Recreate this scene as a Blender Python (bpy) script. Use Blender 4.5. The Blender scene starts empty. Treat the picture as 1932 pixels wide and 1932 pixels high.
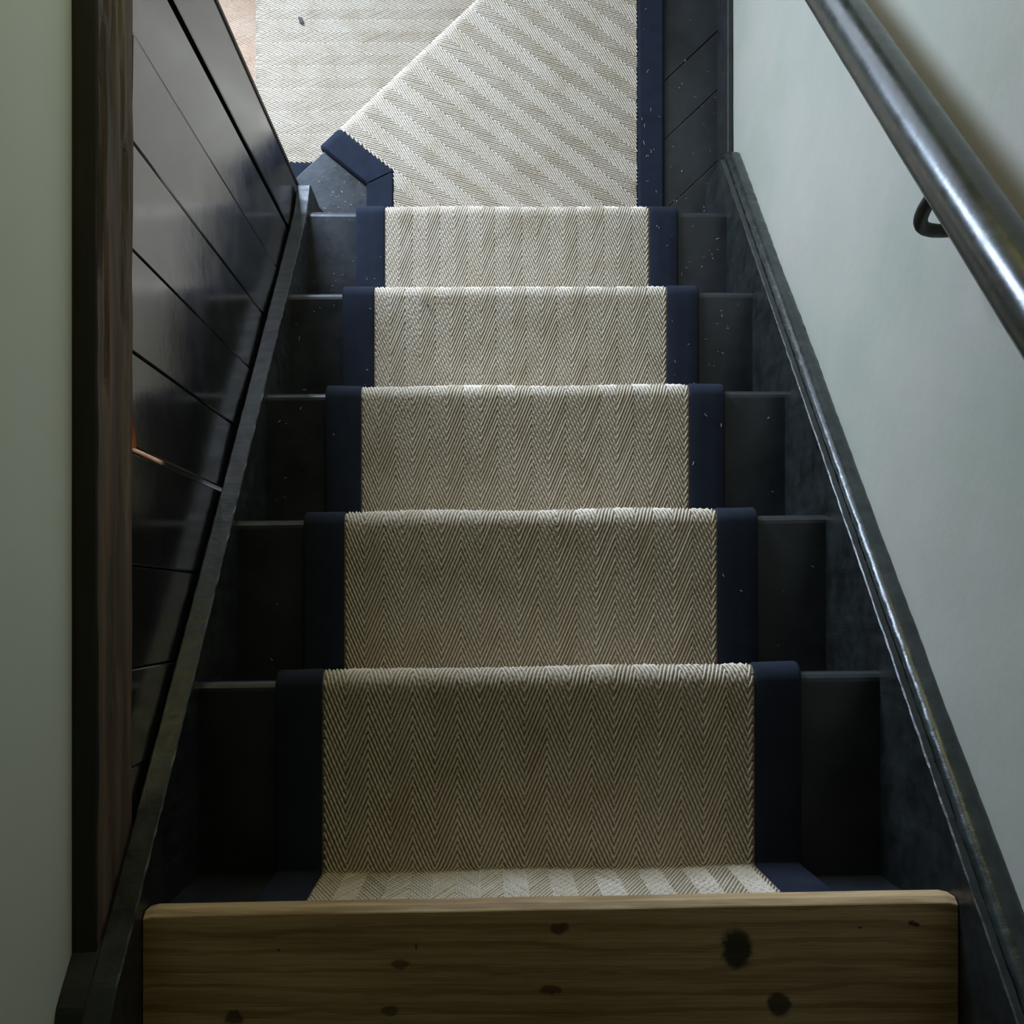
import bpy, bmesh, math, random
import numpy as np
from mathutils import Vector, noise

random.seed(7)
np.random.seed(7)
scene = bpy.context.scene
COL = scene.collection

# ------------------------------------------------------------------ camera
CAM_Z = 2.511                      # eye held about one metre above the landing, looking straight down
cam = bpy.data.cameras.new('camera')
cam.sensor_width = 36.0
cam.lens = 36.0
cam.shift_x = (966 - 912) / 1932
cam.shift_y = (1140 - 966) / 1932
cam.clip_start = 0.02
cam_o = bpy.data.objects.new('camera', cam)
cam_o.location = (0, 0, CAM_Z)
cam_o.rotation_euler = (0, 0, 0)
COL.objects.link(cam_o)
scene.camera = cam_o

# ------------------------------------------------------------------ world, daylight, exposure
world = bpy.data.worlds.new('world')
scene.world = world
world.use_nodes = True
world.node_tree.nodes['Background'].inputs[0].default_value = (0.75, 0.85, 1.0, 1)
world.node_tree.nodes['Background'].inputs[1].default_value = 0.25

def area(name, loc, target, size, size_y, energy, color, spread=math.pi):
    l = bpy.data.lights.new(name, 'AREA')
    l.shape = 'RECTANGLE'; l.size = size; l.size_y = size_y
    l.energy = energy; l.color = color; l.spread = spread
    o = bpy.data.objects.new(name, l); COL.objects.link(o)
    o.location = loc
    o.rotation_euler = (Vector(target) - Vector(loc)).to_track_quat('-Z', 'Y').to_euler()
    return o

# daylight through the two low windows at the foot of the stairs plus an added warm fill above the turn
area('daylight_left_window', (-0.79, 1.78, 1.17), (-0.79, 0.0, 1.17), 0.52, 0.86, 74.0, (0.62, 0.77, 1.0))
area('daylight_middle_window', (-0.06, 1.78, 0.92), (-0.06, 0.0, 0.92), 0.50, 0.76, 4.0, (0.74, 0.85, 1.0))
area('added_stair_fill', (0.05, 1.78, 1.95), (0.05, 0.0, 1.95), 0.70, 0.60, 5.6, (1.0, 0.92, 0.36))  # fill added to brighten the top riser and nosing fronts

vs = scene.view_settings
vs.view_transform = 'Standard'
vs.look = 'None'
vs.exposure = 0.0
vs.gamma = 1.0
vs.use_curve_mapping = False

# ------------------------------------------------------------------ materials
def new_mat(name):
    m = bpy.data.materials.new(name)
    m.use_nodes = True
    nt = m.node_tree
    return m, nt, nt.nodes['Principled BSDF']

def N(nt, t, **kw):
    n = nt.nodes.new(t)
    for k, v in kw.items():
        setattr(n, k, v)
    return n

def ramp(nt, stops):
    r = N(nt, 'ShaderNodeValToRGB')
    e = r.color_ramp.elements
    while len(e) > 1:
        e.remove(e[-1])
    e[0].position = stops[0][0]; e[0].color = (*stops[0][1], 1)
    for p, c in stops[1:]:
        x = e.new(p); x.color = (*c, 1)
    return r

def noise_node(nt, scale, detail=4, rough=0.55, vec=None, stretch=None):
    n = N(nt, 'ShaderNodeTexNoise')
    n.inputs['Scale'].default_value = scale
    n.inputs['Detail'].default_value = detail
    n.inputs['Roughness'].default_value = rough
    if stretch is not None:
        mp = N(nt, 'ShaderNodeMapping')
        mp.inputs['Scale'].default_value = stretch
        nt.links.new(vec, mp.inputs['Vector'])
        nt.links.new(mp.outputs[0], n.inputs['Vector'])
    elif vec is not None:
        nt.links.new(vec, n.inputs['Vector'])
    return n

def position(nt):
    return N(nt, 'ShaderNodeNewGeometry').outputs['Position']

def bump(nt, bsdf, height, strength, dist):
    b = N(nt, 'ShaderNodeBump')
    b.inputs['Strength'].default_value = strength
    b.inputs['Distance'].default_value = dist
    nt.links.new(height, b.inputs['Height'])
    nt.links.new(b.outputs[0], bsdf.inputs['Normal'])
    return b

def mat_noise(name, c0, c1, scale, rough, bstr=0.2, bdist=0.002, bscale=None, stretch=None, detail=5, spec=0.5, lo=0.3, hi=0.7, coat=0.0):
    m, nt, b = new_mat(name)
    p = position(nt)
    n = noise_node(nt, scale, detail, 0.6, p, stretch)
    r = ramp(nt, [(lo, c0), (hi, c1)])
    nt.links.new(n.outputs['Fac'], r.inputs[0])
    nt.links.new(r.outputs[0], b.inputs['Base Color'])
    b.inputs['Roughness'].default_value = rough
    b.inputs['Specular IOR Level'].default_value = spec
    b.inputs['Coat Weight'].default_value = coat
    b.inputs['Coat Roughness'].default_value = 0.12
    n2 = noise_node(nt, bscale or scale * 3, 5, 0.6, p, stretch)
    bump(nt, b, n2.outputs['Fac'], bstr, bdist)
    return m

M = {}
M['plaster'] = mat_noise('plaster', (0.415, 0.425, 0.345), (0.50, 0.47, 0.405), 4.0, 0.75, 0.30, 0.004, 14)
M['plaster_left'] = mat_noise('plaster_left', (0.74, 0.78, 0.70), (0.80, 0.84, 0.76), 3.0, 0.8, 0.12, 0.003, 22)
M['far_plaster'] = mat_noise('far_plaster', (0.30, 0.30, 0.27), (0.34, 0.34, 0.31), 3.0, 0.85)
M['upper_dark'] = mat_noise('upper_dark', (0.07, 0.085, 0.05), (0.09, 0.105, 0.06), 3.0, 0.8)
M['ceiling_dark'] = mat_noise('ceiling_dark', (0.05, 0.05, 0.035), (0.07, 0.065, 0.05), 3.0, 0.9)
M['back_wall'] = mat_noise('back_wall', (0.07, 0.08, 0.05), (0.09, 0.10, 0.06), 3.0, 0.9)

# stair paint: worn black gloss with a film of dust
def black_paint(name, base, dusty, rough, scale=9, dust_amt=0.7, bstr=0.25, coat=0.0):
    m, nt, b = new_mat(name)
    p = position(nt)
    n = noise_node(nt, scale, 6, 0.65, p)
    r = ramp(nt, [(0.35, base), (dust_amt, dusty)])
    nt.links.new(n.outputs['Fac'], r.inputs[0])
    nt.links.new(r.outputs[0], b.inputs['Base Color'])
    n3 = noise_node(nt, scale * 2.5, 3, 0.5, p)
    mr = N(nt, 'ShaderNodeMapRange')
    mr.inputs[1].default_value = 0.3; mr.inputs[2].default_value = 0.7
    mr.inputs[3].default_value = rough * 0.8; mr.inputs[4].default_value = rough * 1.25
    nt.links.new(n3.outputs['Fac'], mr.inputs[0])
    nt.links.new(mr.outputs[0], b.inputs['Roughness'])
    b.inputs['Coat Weight'].default_value = coat
    b.inputs['Coat Roughness'].default_value = 0.2
    n2 = noise_node(nt, 60, 4, 0.6, p)
    bump(nt, b, n2.outputs['Fac'], bstr, 0.0012)
    return m
M['tread_paint'] = black_paint('tread_paint', (0.010, 0.012, 0.015), (0.028, 0.033, 0.040), 0.34)
M['string_paint'] = black_paint('string_paint', (0.008, 0.010, 0.010), (0.026, 0.031, 0.030), 0.38, 20, 0.72, 0.5)
M['mould_paint'] = black_paint('mould_paint', (0.012, 0.016, 0.014), (0.034, 0.042, 0.038), 0.27, 24, 0.72, 0.5)
M['plank_paint'] = black_paint('plank_paint', (0.008, 0.009, 0.010), (0.014, 0.015, 0.016), 0.16, 6, 0.75, 0.12)
M['plank_paint'].node_tree.nodes['Principled BSDF'].inputs['IOR'].default_value = 2.9
M['rail_paint'] = black_paint('rail_paint', (0.010, 0.016, 0.012), (0.018, 0.024, 0.018), 0.27, 12, 0.75, 0.2)
M['iron'] = black_paint('iron', (0.004, 0.004, 0.004), (0.008, 0.008, 0.008), 0.5, 12)
M['navy'] = mat_noise('navy', (0.009, 0.0125, 0.024), (0.014, 0.0195, 0.036), 35, 0.9, 0.35, 0.0008, 700, spec=0.25)
M['lint'] = mat_noise('lint', (0.62, 0.60, 0.55), (0.75, 0.74, 0.70), 60, 0.8)
M['debris'] = mat_noise('debris', (0.06, 0.055, 0.05), (0.14, 0.13, 0.12), 90, 0.9)
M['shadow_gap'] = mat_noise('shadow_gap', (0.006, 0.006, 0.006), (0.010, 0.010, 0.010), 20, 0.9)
M['amber_wood'] = mat_noise('amber_wood', (0.30, 0.13, 0.05), (0.42, 0.20, 0.08), 40, 0.6)

def sisal(name, c0, c1, c2, dimples=0):
    m, nt, b = new_mat(name)
    p = position(nt)
    n = noise_node(nt, 16, 5, 0.6, p)
    r = ramp(nt, [(0.28, c0), (0.5, c1), (0.72, c2)])
    nt.links.new(n.outputs['Fac'], r.inputs[0])
    f = noise_node(nt, 420, 3, 0.6, p)
    mx = N(nt, 'ShaderNodeMixRGB', blend_type='MULTIPLY')
    mx.inputs[0].default_value = 0.7
    r2 = ramp(nt, [(0.3, (0.62, 0.58, 0.52)), (0.7, (1, 1, 1))])
    nt.links.new(f.outputs['Fac'], r2.inputs[0])
    nt.links.new(r.outputs[0], mx.inputs[1]); nt.links.new(r2.outputs[0], mx.inputs[2])
    nt.links.new(mx.outputs[0], b.inputs['Base Color'])
    b.inputs['Roughness'].default_value = 0.75
    b.inputs['Specular IOR Level'].default_value = 0.3
    if dimples:
        vo = N(nt, 'ShaderNodeTexVoronoi')
        vo.inputs['Scale'].default_value = 210
        nt.links.new(p, vo.inputs['Vector'])
        bump(nt, b, vo.outputs['Distance'], 1.0, 0.002)
    else:
        n2 = noise_node(nt, 900, 3, 0.6, p)
        bump(nt, b, n2.outputs['Fac'], 0.5, 0.0006)
    return m
M['sisal'] = sisal('sisal', (0.70, 0.605, 0.475), (0.82, 0.735, 0.625), (0.87, 0.805, 0.715))
M['sisal_warm_lit'] = sisal('sisal_warm_lit', (0.78, 0.55, 0.40), (0.86, 0.64, 0.48), (0.90, 0.71, 0.56))  # warm light on the lower carpet, tinted into the sisal colour
M['sisal_ground'] = sisal('sisal_ground', (0.27, 0.215, 0.145), (0.31, 0.25, 0.175), (0.35, 0.285, 0.205), 1)

# old timber: brown with long grain
def timber(name, c0, c1, c2, axis_stretch, rough=0.7):
    m, nt, b = new_mat(name)
    p = position(nt)
    n = noise_node(nt, 14, 8, 0.65, p, axis_stretch)
    r = ramp(nt, [(0.30, c0), (0.52, c1), (0.72, c2)])
    nt.links.new(n.outputs['Fac'], r.inputs[0])
    nt.links.new(r.outputs[0], b.inputs['Base Color'])
    b.inputs['Roughness'].default_value = rough
    n2 = noise_node(nt, 40, 6, 0.7, p, axis_stretch)
    bump(nt, b, n2.outputs['Fac'], 0.6, 0.003)
    return m
M['beam'] = timber('beam', (0.040, 0.025, 0.015), (0.105, 0.066, 0.039), (0.20, 0.135, 0.085), (3.0, 0.22, 3.0))
M['ledge'] = timber('ledge', (0.010, 0.009, 0.006), (0.018, 0.016, 0.011), (0.030, 0.027, 0.020), (3.0, 0.3, 3.0))
M['edge_strip'] = timber('edge_strip', (0.03, 0.018, 0.013), (0.06, 0.035, 0.026), (0.09, 0.055, 0.042), (4, 4, 0.4), 0.5)

# pine landing board with knots at fixed places
def pine():
    m, nt, b = new_mat('pine')
    p = position(nt)
    n = noise_node(nt, 9, 8, 0.62, p, (0.45, 5.0, 5.0))
    r = ramp(nt, [(0.30, (0.40, 0.26, 0.13)), (0.5, (0.56, 0.39, 0.21)), (0.68, (0.66, 0.49, 0.29))])
    nt.links.new(n.outputs['Fac'], r.inputs[0])
    col = r.outputs[0]
    f = noise_node(nt, 30, 6, 0.7, p, (0.25, 9.0, 9.0))
    r2 = ramp(nt, [(0.32, (0.62, 0.58, 0.52)), (0.55, (1, 1, 1))])
    nt.links.new(f.outputs['Fac'], r2.inputs[0])
    mx = N(nt, 'ShaderNodeMixRGB', blend_type='MULTIPLY'); mx.inputs[0].default_value = 0.75
    nt.links.new(col, mx.inputs[1]); nt.links.new(r2.outputs[0], mx.inputs[2])
    col = mx.outputs[0]
    # growth rings: long wavering darker lines
    wv = N(nt, 'ShaderNodeTexWave', wave_type='BANDS', bands_direction='Y')
    wv.inputs['Scale'].default_value = 16; wv.inputs['Distortion'].default_value = 9
    wv.inputs['Detail'].default_value = 4; wv.inputs['Detail Scale'].default_value = 0.6
    mpw = N(nt, 'ShaderNodeMapping'); mpw.inputs['Scale'].default_value = (0.35, 1, 1)
    nt.links.new(p, mpw.inputs['Vector']); nt.links.new(mpw.outputs[0], wv.inputs['Vector'])
    r3 = ramp(nt, [(0.05, (0.60, 0.54, 0.48)), (0.28, (1, 1, 1))])
    nt.links.new(wv.outputs['Fac'], r3.inputs[0])
    mx = N(nt, 'ShaderNodeMixRGB', blend_type='MULTIPLY'); mx.inputs[0].default_value = 0.6
    nt.links.new(col, mx.inputs[1]); nt.links.new(r3.outputs[0], mx.inputs[2])
    col = mx.outputs[0]
    wob = noise_node(nt, 70, 3, 0.6, p)
    sub = N(nt, 'ShaderNodeVectorMath', operation='MULTIPLY_ADD')
    sub.inputs[1].default_value = (0.016, 0.012, 0); sub.inputs[2].default_value = (-0.008, -0.006, 0)
    nt.links.new(wob.outputs['Color'], sub.inputs[0])
    add = N(nt, 'ShaderNodeVectorMath', operation='ADD')
    nt.links.new(p, add.inputs[0]); nt.links.new(sub.outputs[0], add.inputs[1])
    #        X      Y      rx     ry    colour            strength
    knots = [(0.074, -0.316, 0.010, 0.0055, (0.07, 0.035, 0.012), 0.8),
             (0.066, -0.376, 0.011, 0.005, (0.08, 0.04, 0.014), 0.75),
             (0.2475, -0.336, 0.016, 0.021, (0.035, 0.035, 0.020), 0.95),
             (0.2885, -0.391, 0.013, 0.012, (0.035, 0.033, 0.018), 0.9),
             (0.420, -0.3125, 0.006, 0.003, (0.04, 0.02, 0.008), 0.95),
             (0.367, -0.3165, 0.0022, 0.0018, (0.04, 0.02, 0.008), 0.95),
             (-0.244, -0.403, 0.010, 0.008, (0.06, 0.035, 0.015), 0.8),
             (-0.081, -0.351, 0.009, 0.005, (0.08, 0.04, 0.016), 0.7),
             (-0.090, -0.397, 0.009, 0.006, (0.07, 0.038, 0.016), 0.7),
             (-0.065, -0.335, 0.002, 0.002, (0.05, 0.03, 0.012), 0.8),
             (-0.200, -0.336, 0.0022, 0.002, (0.05, 0.03, 0.012), 0.8)]
    for (kx, ky, rx, ry, c, s) in knots:
        v = N(nt, 'ShaderNodeVectorMath', operation='SUBTRACT')
        v.inputs[1].default_value = (kx, ky, 1.512)
        nt.links.new(add.outputs[0], v.inputs[0])
        sc = N(nt, 'ShaderNodeVectorMath', operation='MULTIPLY')
        sc.inputs[1].default_value = (1 / rx, 1 / ry, 0)
        nt.links.new(v.outputs[0], sc.inputs[0])
        ln = N(nt, 'ShaderNodeVectorMath', operation='LENGTH')
        nt.links.new(sc.outputs[0], ln.inputs[0])
        mr = N(nt, 'ShaderNodeMapRange', interpolation_type='SMOOTHSTEP')
        mr.inputs[1].default_value = 0.70; mr.inputs[2].default_value = 1.15
        mr.inputs[3].default_value = s; mr.inputs[4].default_value = 0.0
        nt.links.new(ln.outputs['Value'], mr.inputs[0])
        mx = N(nt, 'ShaderNodeMixRGB')
        mx.inputs[2].default_value = (*c, 1)
        nt.links.new(mr.outputs[0], mx.inputs[0]); nt.links.new(col, mx.inputs[1])
        col = mx.outputs[0]
    nt.links.new(col, b.inputs['Base Color'])
    b.inputs['Roughness'].default_value = 0.55
    bump(nt, b, f.outputs['Fac'], 0.35, 0.0015)
    return m
M['pine'] = pine()

# ------------------------------------------------------------------ mesh helpers
def link(name, me, mat, parent=None, smooth=False):
    o = bpy.data.objects.new(name, me)
    COL.objects.link(o)
    if mat is not None:
        me.materials.append(mat)
    if parent is not None:
        o.parent = parent
    if smooth:
        for p in me.polygons:
            p.use_smooth = True
    return o

def mesh(name, verts, faces):
    me = bpy.data.meshes.new(name)
    me.from_pydata([tuple(v) for v in verts], [], faces)
    me.update()
    return me

def fix_normals(me):
    bm = bmesh.new(); bm.from_mesh(me)
    bmesh.ops.recalc_face_normals(bm, faces=bm.faces)
    bm.to_mesh(me); bm.free()

def empty(name, loc, label=None, cat=None, kind=None):
    o = bpy.data.objects.new(name, None)
    o.empty_display_size = 0.05
    COL.objects.link(o)
    o.location = (0, 0, 0)
    tag(o, label, cat, kind)
    return o

def tag(o, label=None, cat=None, kind=None, group=None):
    if label: o['label'] = label
    if cat: o['category'] = cat
    if kind: o['kind'] = kind
    if group: o['group'] = group
    return o

def box(name, x0, x1, y0, y1, z0, z1, mat, parent=None, bevel=0.0, seg=2):
    bm = bmesh.new()
    vs_ = [bm.verts.new(p) for p in ((x0, y0, z0), (x1, y0, z0), (x1, y1, z0), (x0, y1, z0), (x0, y0, z1), (x1, y0, z1), (x1, y1, z1), (x0, y1, z1))]
    for f in ((0, 3, 2, 1), (4, 5, 6, 7), (0, 1, 5, 4), (1, 2, 6, 5), (2, 3, 7, 6), (3, 0, 4, 7)):
        bm.faces.new([vs_[i] for i in f])
    if bevel:
        bmesh.ops.bevel(bm, geom=bm.edges[:], offset=bevel, segments=seg, affect='EDGES', profile=0.5)
    me = bpy.data.meshes.new(name); bm.to_mesh(me); bm.free()
    return link(name, me, mat, parent)

def prism(name, poly, axis, a0, a1, mat, parent=None, bevel=0.0, seg=2):
    """extrude a 2-D outline along X ('x': outline in y,z) or Z ('z': outline in x,y)"""
    bm = bmesh.new()
    def P(p, a):
        return (a, p[0], p[1]) if axis == 'x' else (p[0], p[1], a)
    lo = [bm.verts.new(P(p, a0)) for p in poly]
    hi = [bm.verts.new(P(p, a1)) for p in poly]
    n = len(poly)
    bm.faces.new(lo[::-1]); bm.faces.new(hi)
    for i in range(n):
        bm.faces.new([lo[i], lo[(i + 1) % n], hi[(i + 1) % n], hi[i]])
    bmesh.ops.recalc_face_normals(bm, faces=bm.faces)
    if bevel:
        bmesh.ops.bevel(bm, geom=bm.edges[:], offset=bevel, segments=seg, affect='EDGES', profile=0.5)
    me = bpy.data.meshes.new(name); bm.to_mesh(me); bm.free()
    return link(name, me, mat, parent)

def tube(name, pts, radii, mat, parent=None, seg=16, squash=None):
    pts = [Vector(p) for p in pts]
    verts, faces = [], []
    for i, p in enumerate(pts):
        t = (pts[min(i + 1, len(pts) - 1)] - pts[max(i - 1, 0)]).normalized()
        ref = Vector((1, 0, 0)) if abs(t.x) < 0.9 else Vector((0, 1, 0))
        a = (ref - t * ref.dot(t)).normalized(); b = t.cross(a)
        r = radii[i] if isinstance(radii, (list, tuple)) else radii
        for k in range(seg):
            an = 2 * math.pi * k / seg
            verts.append(p + a * (math.cos(an) * r) + b * (math.sin(an) * r * (squash or 1)))
    for i in range(len(pts) - 1):
        for k in range(seg):
            k2 = (k + 1) % seg
            faces.append((i * seg + k, i * seg + k2, (i + 1) * seg + k2, (i + 1) * seg + k))
    faces.append(tuple(range(seg))[::-1])
    faces.append(tuple(range((len(pts) - 1) * seg, len(pts) * seg)))
    me = mesh(name, verts, faces); fix_normals(me)
    o = link(name, me, mat, parent)
    for p in me.polygons:
        p.use_smooth = len(p.vertices) == 4
    return o

def cut_poly(poly, a, b, c, keep_ge=True):
    """clip a convex polygon by a*x + b*y >= c"""
    out = []
    n = len(poly)
    def f(p): return (a * p[0] + b * p[1] - c) * (1 if keep_ge else -1)
    for i in range(n):
        p, q = poly[i], poly[(i + 1) % n]
        fp, fq = f(p), f(q)
        if fp >= 0: out.append(p)
        if (fp >= 0) != (fq >= 0):
            t = fp / (fp - fq)
            out.append((p[0] + (q[0] - p[0]) * t, p[1] + (q[1] - p[1]) * t))
    return out

# ------------------------------------------------------------------ main dimensions (metres)
RISE = 0.189
Zt = {i: 1.512 - RISE * i for i in range(0, 9)}        # finished height of landing (0), treads 1-7, lower floor (8)
YN = {0: -0.292, 1: -0.072, 2: 0.1305, 3: 0.3405, 4: 0.5515, 5: 0.7635}   # carpet nosing lines
SK = {0: 0.0182, 1: 0.0165, 2: 0.0105, 3: 0.0062, 4: 0.0034, 5: -0.0012}  # how far each nosing is out of square
XL, XR = -0.333, 0.464                                   # between the strings
XC = 0.064                                               # runner centre line
FIELD = 0.25                                             # half width of the woven field
BORD = 0.0565
CT = 0.010                                               # carpet thickness
WALL_R, WALL_L = 0.503, -0.385

# ------------------------------------------------------------------ room shell
def wall(name, *a, mat='plaster'):
    o = box(name, *a, M[mat]); o['kind'] = 'structure'; return o

# right wall gets a gently uneven hand-plastered face
def uneven_wall(name, x, y0, y1, z0, z1, mat, amp, thick):
    ny, nz = 120, 120
    V, F = [], []
    for i in range(ny + 1):
        for j in range(nz + 1):
            y = y0 + (y1 - y0) * i / ny; z = z0 + (z1 - z0) * j / nz
            d = amp * (noise.noise(Vector((y * 2.6, z * 2.6, 3.1))) * 0.7 + 0.3 * noise.noise(Vector((y * 9, z * 9, 7.7))))
            V.append((x + d, y, z))
    for i in range(ny):
        for j in range(nz):
            a = i * (nz + 1) + j
            F.append((a, a + 1, a + nz + 2, a + nz + 1))
    b0 = len(V)
    V += [(x + thick, y0, z0), (x + thick, y0, z1), (x + thick, y1, z1), (x + thick, y1, z0)]
    F.append((b0, b0 + 1, b0 + 2, b0 + 3))
    me = mesh(name, V, F)
    o = link(name, me, mat, smooth=True); o['kind'] = 'structure'
    return o
uneven_wall('wall_right', WALL_R, -1.7, 1.76, -0.05, 1.90, M['plaster'], 0.004, 0.1)
wall('wall_left', -0.50, WALL_L, -1.7, 1.76, 1.553, 1.90, mat='plaster_left')
# unseen upper walls, made dark green to cut light bounced onto the steps
wall('wall_right_upper', WALL_R - 0.002, 0.60, -1.7, 1.76, 1.90, 3.3, mat='upper_dark')
wall('wall_left_upper', -0.50, WALL_L, -1.7, 1.76, 1.90, 3.3, mat='upper_dark')
wall('wall_back', -0.50, 0.6, -1.85, -1.7, 1.4, 3.3, mat='back_wall')
wall('ceiling', -0.6, 0.7, -1.9, 1.9, 3.3, 3.4, mat='ceiling_dark')
# far wall with two window openings
fw = empty('wall_far', None, kind='structure')
for (x0, x1, z0, z1) in ((-2.6, -1.08, -0.05, 3.3), (-1.08, -0.50, -0.05, 0.70), (-1.08, -0.50, 1.64, 3.3), (-0.50, -0.34, -0.05, 3.3),
                         (-0.34, 0.22, -0.05, 0.52), (-0.34, 0.22, 1.32, 1.65), (0.22, 0.62, -0.05, 1.65),
                         (-0.34, -0.30, 1.65, 3.3), (-0.30, 0.40, 2.25, 3.3), (0.40, 0.62, 1.65, 3.3)):
    box('wall_panel', x0, x1, 1.75, 1.85, z0, z1, M['far_plaster'], fw)
def window(name, x0, x1, z0, z1):
    w = empty(name, None, kind='structure')
    for (a, b, c, d) in ((x0, x1, z0, z0 + 0.03), (x0, x1, z1 - 0.03, z1), (x0, x0 + 0.03, z0 + 0.03, z1 - 0.03), (x1 - 0.03, x1, z0 + 0.03, z1 - 0.03), ((x0 + x1) / 2 - 0.012, (x0 + x1) / 2 + 0.012, z0 + 0.03, z1 - 0.03)):
        box('window_frame', a, b, 1.752, 1.772, c, d, M['far_plaster'], w)
window('window_1', -0.34, 0.22, 0.52, 1.32)
window('window_3', -1.08, -0.50, 0.70, 1.64)
window('window_added', -0.30, 0.40, 1.65, 2.25)  # unseen opening added for the warm stair fill
wall('wall_lower_room', -2.6, -2.5, 0.0, 1.80, -0.05, 2.4, mat='far_plaster')
wall('wall_under_stairs', -2.6, -0.405, 0.70, 0.80, -0.05, 1.6, mat='far_plaster')
wall('ceiling_lower_room', -2.6, -0.50, 0.70, 1.80, 2.3, 2.4, mat='far_plaster')
wall('wall_light_block', -0.74, -0.70, -0.50, 0.75, -0.05, 1.6, mat='back_wall')  # unseen box added behind the planks to block stray light in the joints
wall('wall_light_block_end', -0.74, -0.36, -0.54, -0.50, -0.05, 1.6, mat='back_wall')
wall('ceiling_light_block', -0.74, -0.46, -0.54, 0.75, 1.54, 1.58, mat='back_wall')
fl = box('floor', -2.6, 0.62, 0.5, 1.85, -0.05, -0.012, M['pine']); fl['kind'] = 'structure'

# landing boards behind the bare pine nosing board
lf = empty('floor_landing', None, kind='structure')
yb = -0.452
for k in range(6):
    box('board', XL - 0.05, WALL_R, yb - 0.19, yb - 0.003, 1.484, 1.511, M['pine'], lf, 0.002)
    yb -= 0.193

# ------------------------------------------------------------------ bare pine board at the head of the stairs
def landing_board():
    x0, x1 = XL + 0.001, XR - 0.001
    V, F = [], []
    nx = 90
    prof = []            # (dy, z) round-nosed front, from under-front to back top
    zt, zb = Zt[0], Zt[0] - 0.028
    prof += [(-0.155, zb), (-0.004, zb), (0.0, zb + 0.004), (0.0, zt - 0.0075), (-0.0006, zt - 0.0060), (-0.0054, zt - 0.0008), (-0.0066, zt - 0.0001), (-0.0075, zt)]
    prof += [(-0.03, zt), (-0.06, zt), (-0.10, zt), (-0.155, zt)]
    n = len(prof)
    for i in range(nx + 1):
        x = x0 + (x1 - x0) * i / nx
        e = min(1.0, min(x - x0, x1 - x) / 0.009)
        for (dy, z) in prof:
            y = YN[0] + dy + SK[0] * (x - XC) + 0.0004 * noise.noise(Vector((x * 9, 0.3, 0.2)))
            if dy > -0.02:
                y -= (1 - e) * 0.0022
            V.append((x, y, z))
    for i in range(nx):
        for k in range(n):
            F.append((i * n + k, i * n + (k + 1) % n, (i + 1) * n + (k + 1) % n, (i + 1) * n + k))
    F.append(tuple(range(n))); F.append(tuple(range(nx * n, (nx + 1) * n))[::-1])
    me = mesh('landing_board', V, F); fix_normals(me)
    o = link('landing_board', me, M['pine'])
    return tag(o, 'bare unpainted pine board with dark knots at the head of the stairs', 'floorboard')
landing_board()

# ------------------------------------------------------------------ painted staircase
stair = empty('staircase', None, 'steep black painted wooden staircase turning left at its foot', 'staircase')

def tread(i):
    """board with round nosing, slightly out of square, ends let into the strings"""
    yf = YN[i] - 0.0125
    ybk = YN[i - 1] - 0.045
    zt = Zt[i] - CT; th = 0.026
    prof = [(ybk, zt - th), (yf - 0.012, zt - th)]
    for k in range(1, 9):
        a = -math.pi / 2 + math.pi * k / 8
        prof.append((yf - 0.012 + 0.012 * math.cos(a), zt - th / 2 + th / 2 * math.sin(a)))
    prof.append((ybk, zt))
    xs = [XL - 0.004 + (XR - XL + 0.008) * k / 24 for k in range(25)]
    V, F = [], []
    n = len(prof)
    for x in xs:
        for (y, z) in prof:
            w = 0.0008 * noise.noise(Vector((x * 9, i * 3.3, 0)))
            s = SK[i] if y > ybk + 0.02 else 0
            V.append((x, y + s * (x - XC) + (w if s else 0), z + w * 0.6))
    for i2 in range(24):
        for k in range(n):
            F.append((i2 * n + k, i2 * n + (k + 1) % n, (i2 + 1) * n + (k + 1) % n, (i2 + 1) * n + k))
    F.append(tuple(range(n))); F.append(tuple(range(24 * n, 25 * n))[::-1])
    me = mesh('tread', V, F); fix_normals(me)
    return link('tread', me, M['tread_paint'], stair, smooth=False)
for i in range(1, 6):
    tread(i)
for i in range(0, 6):                                    # riser under each nosing
    y = YN[i] - 0.040 if i else -0.317
    box('riser', XL - 0.004, XR + 0.004, y - 0.018, y, Zt[i + 1] - CT, Zt[i] - CT - 0.02, M['tread_paint'], stair)

# strings
def string_poly(top, depth):
    return [(y, z) for (y, z) in top] + [(y, max(z - depth, 0.0)) for (y, z) in reversed(top)]
top_l = [(-0.415, 1.632), (-0.35, 1.582), (-0.287, 1.521), (-0.2, 1.440), (0.0976, 1.164), (0.36, 0.924), (0.5986, 0.704),
         (0.668, 0.641), (0.698, 0.613), (0.737, 0.579), (0.771, 0.558), (0.806, 0.541)]
def rough_top(pts, n, amp, seed):
    """resample a polyline with small chips and paint runs"""
    out = []
    total = pts[-1][0] - pts[0][0]
    for k in range(n + 1):
        y = pts[0][0] + total * k / n
        for a, b in zip(pts, pts[1:]):
            if a[0] - 1e-9 <= y <= b[0] + 1e-9:
                t = (y - a[0]) / (b[0] - a[0]); z = a[1] + (b[1] - a[1]) * t
                break
        out.append((y, z + amp * noise.noise(Vector((y * 60, seed, 0))) + amp * 0.6 * noise.noise(Vector((y * 190, seed, 4)))))
    return out

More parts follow.
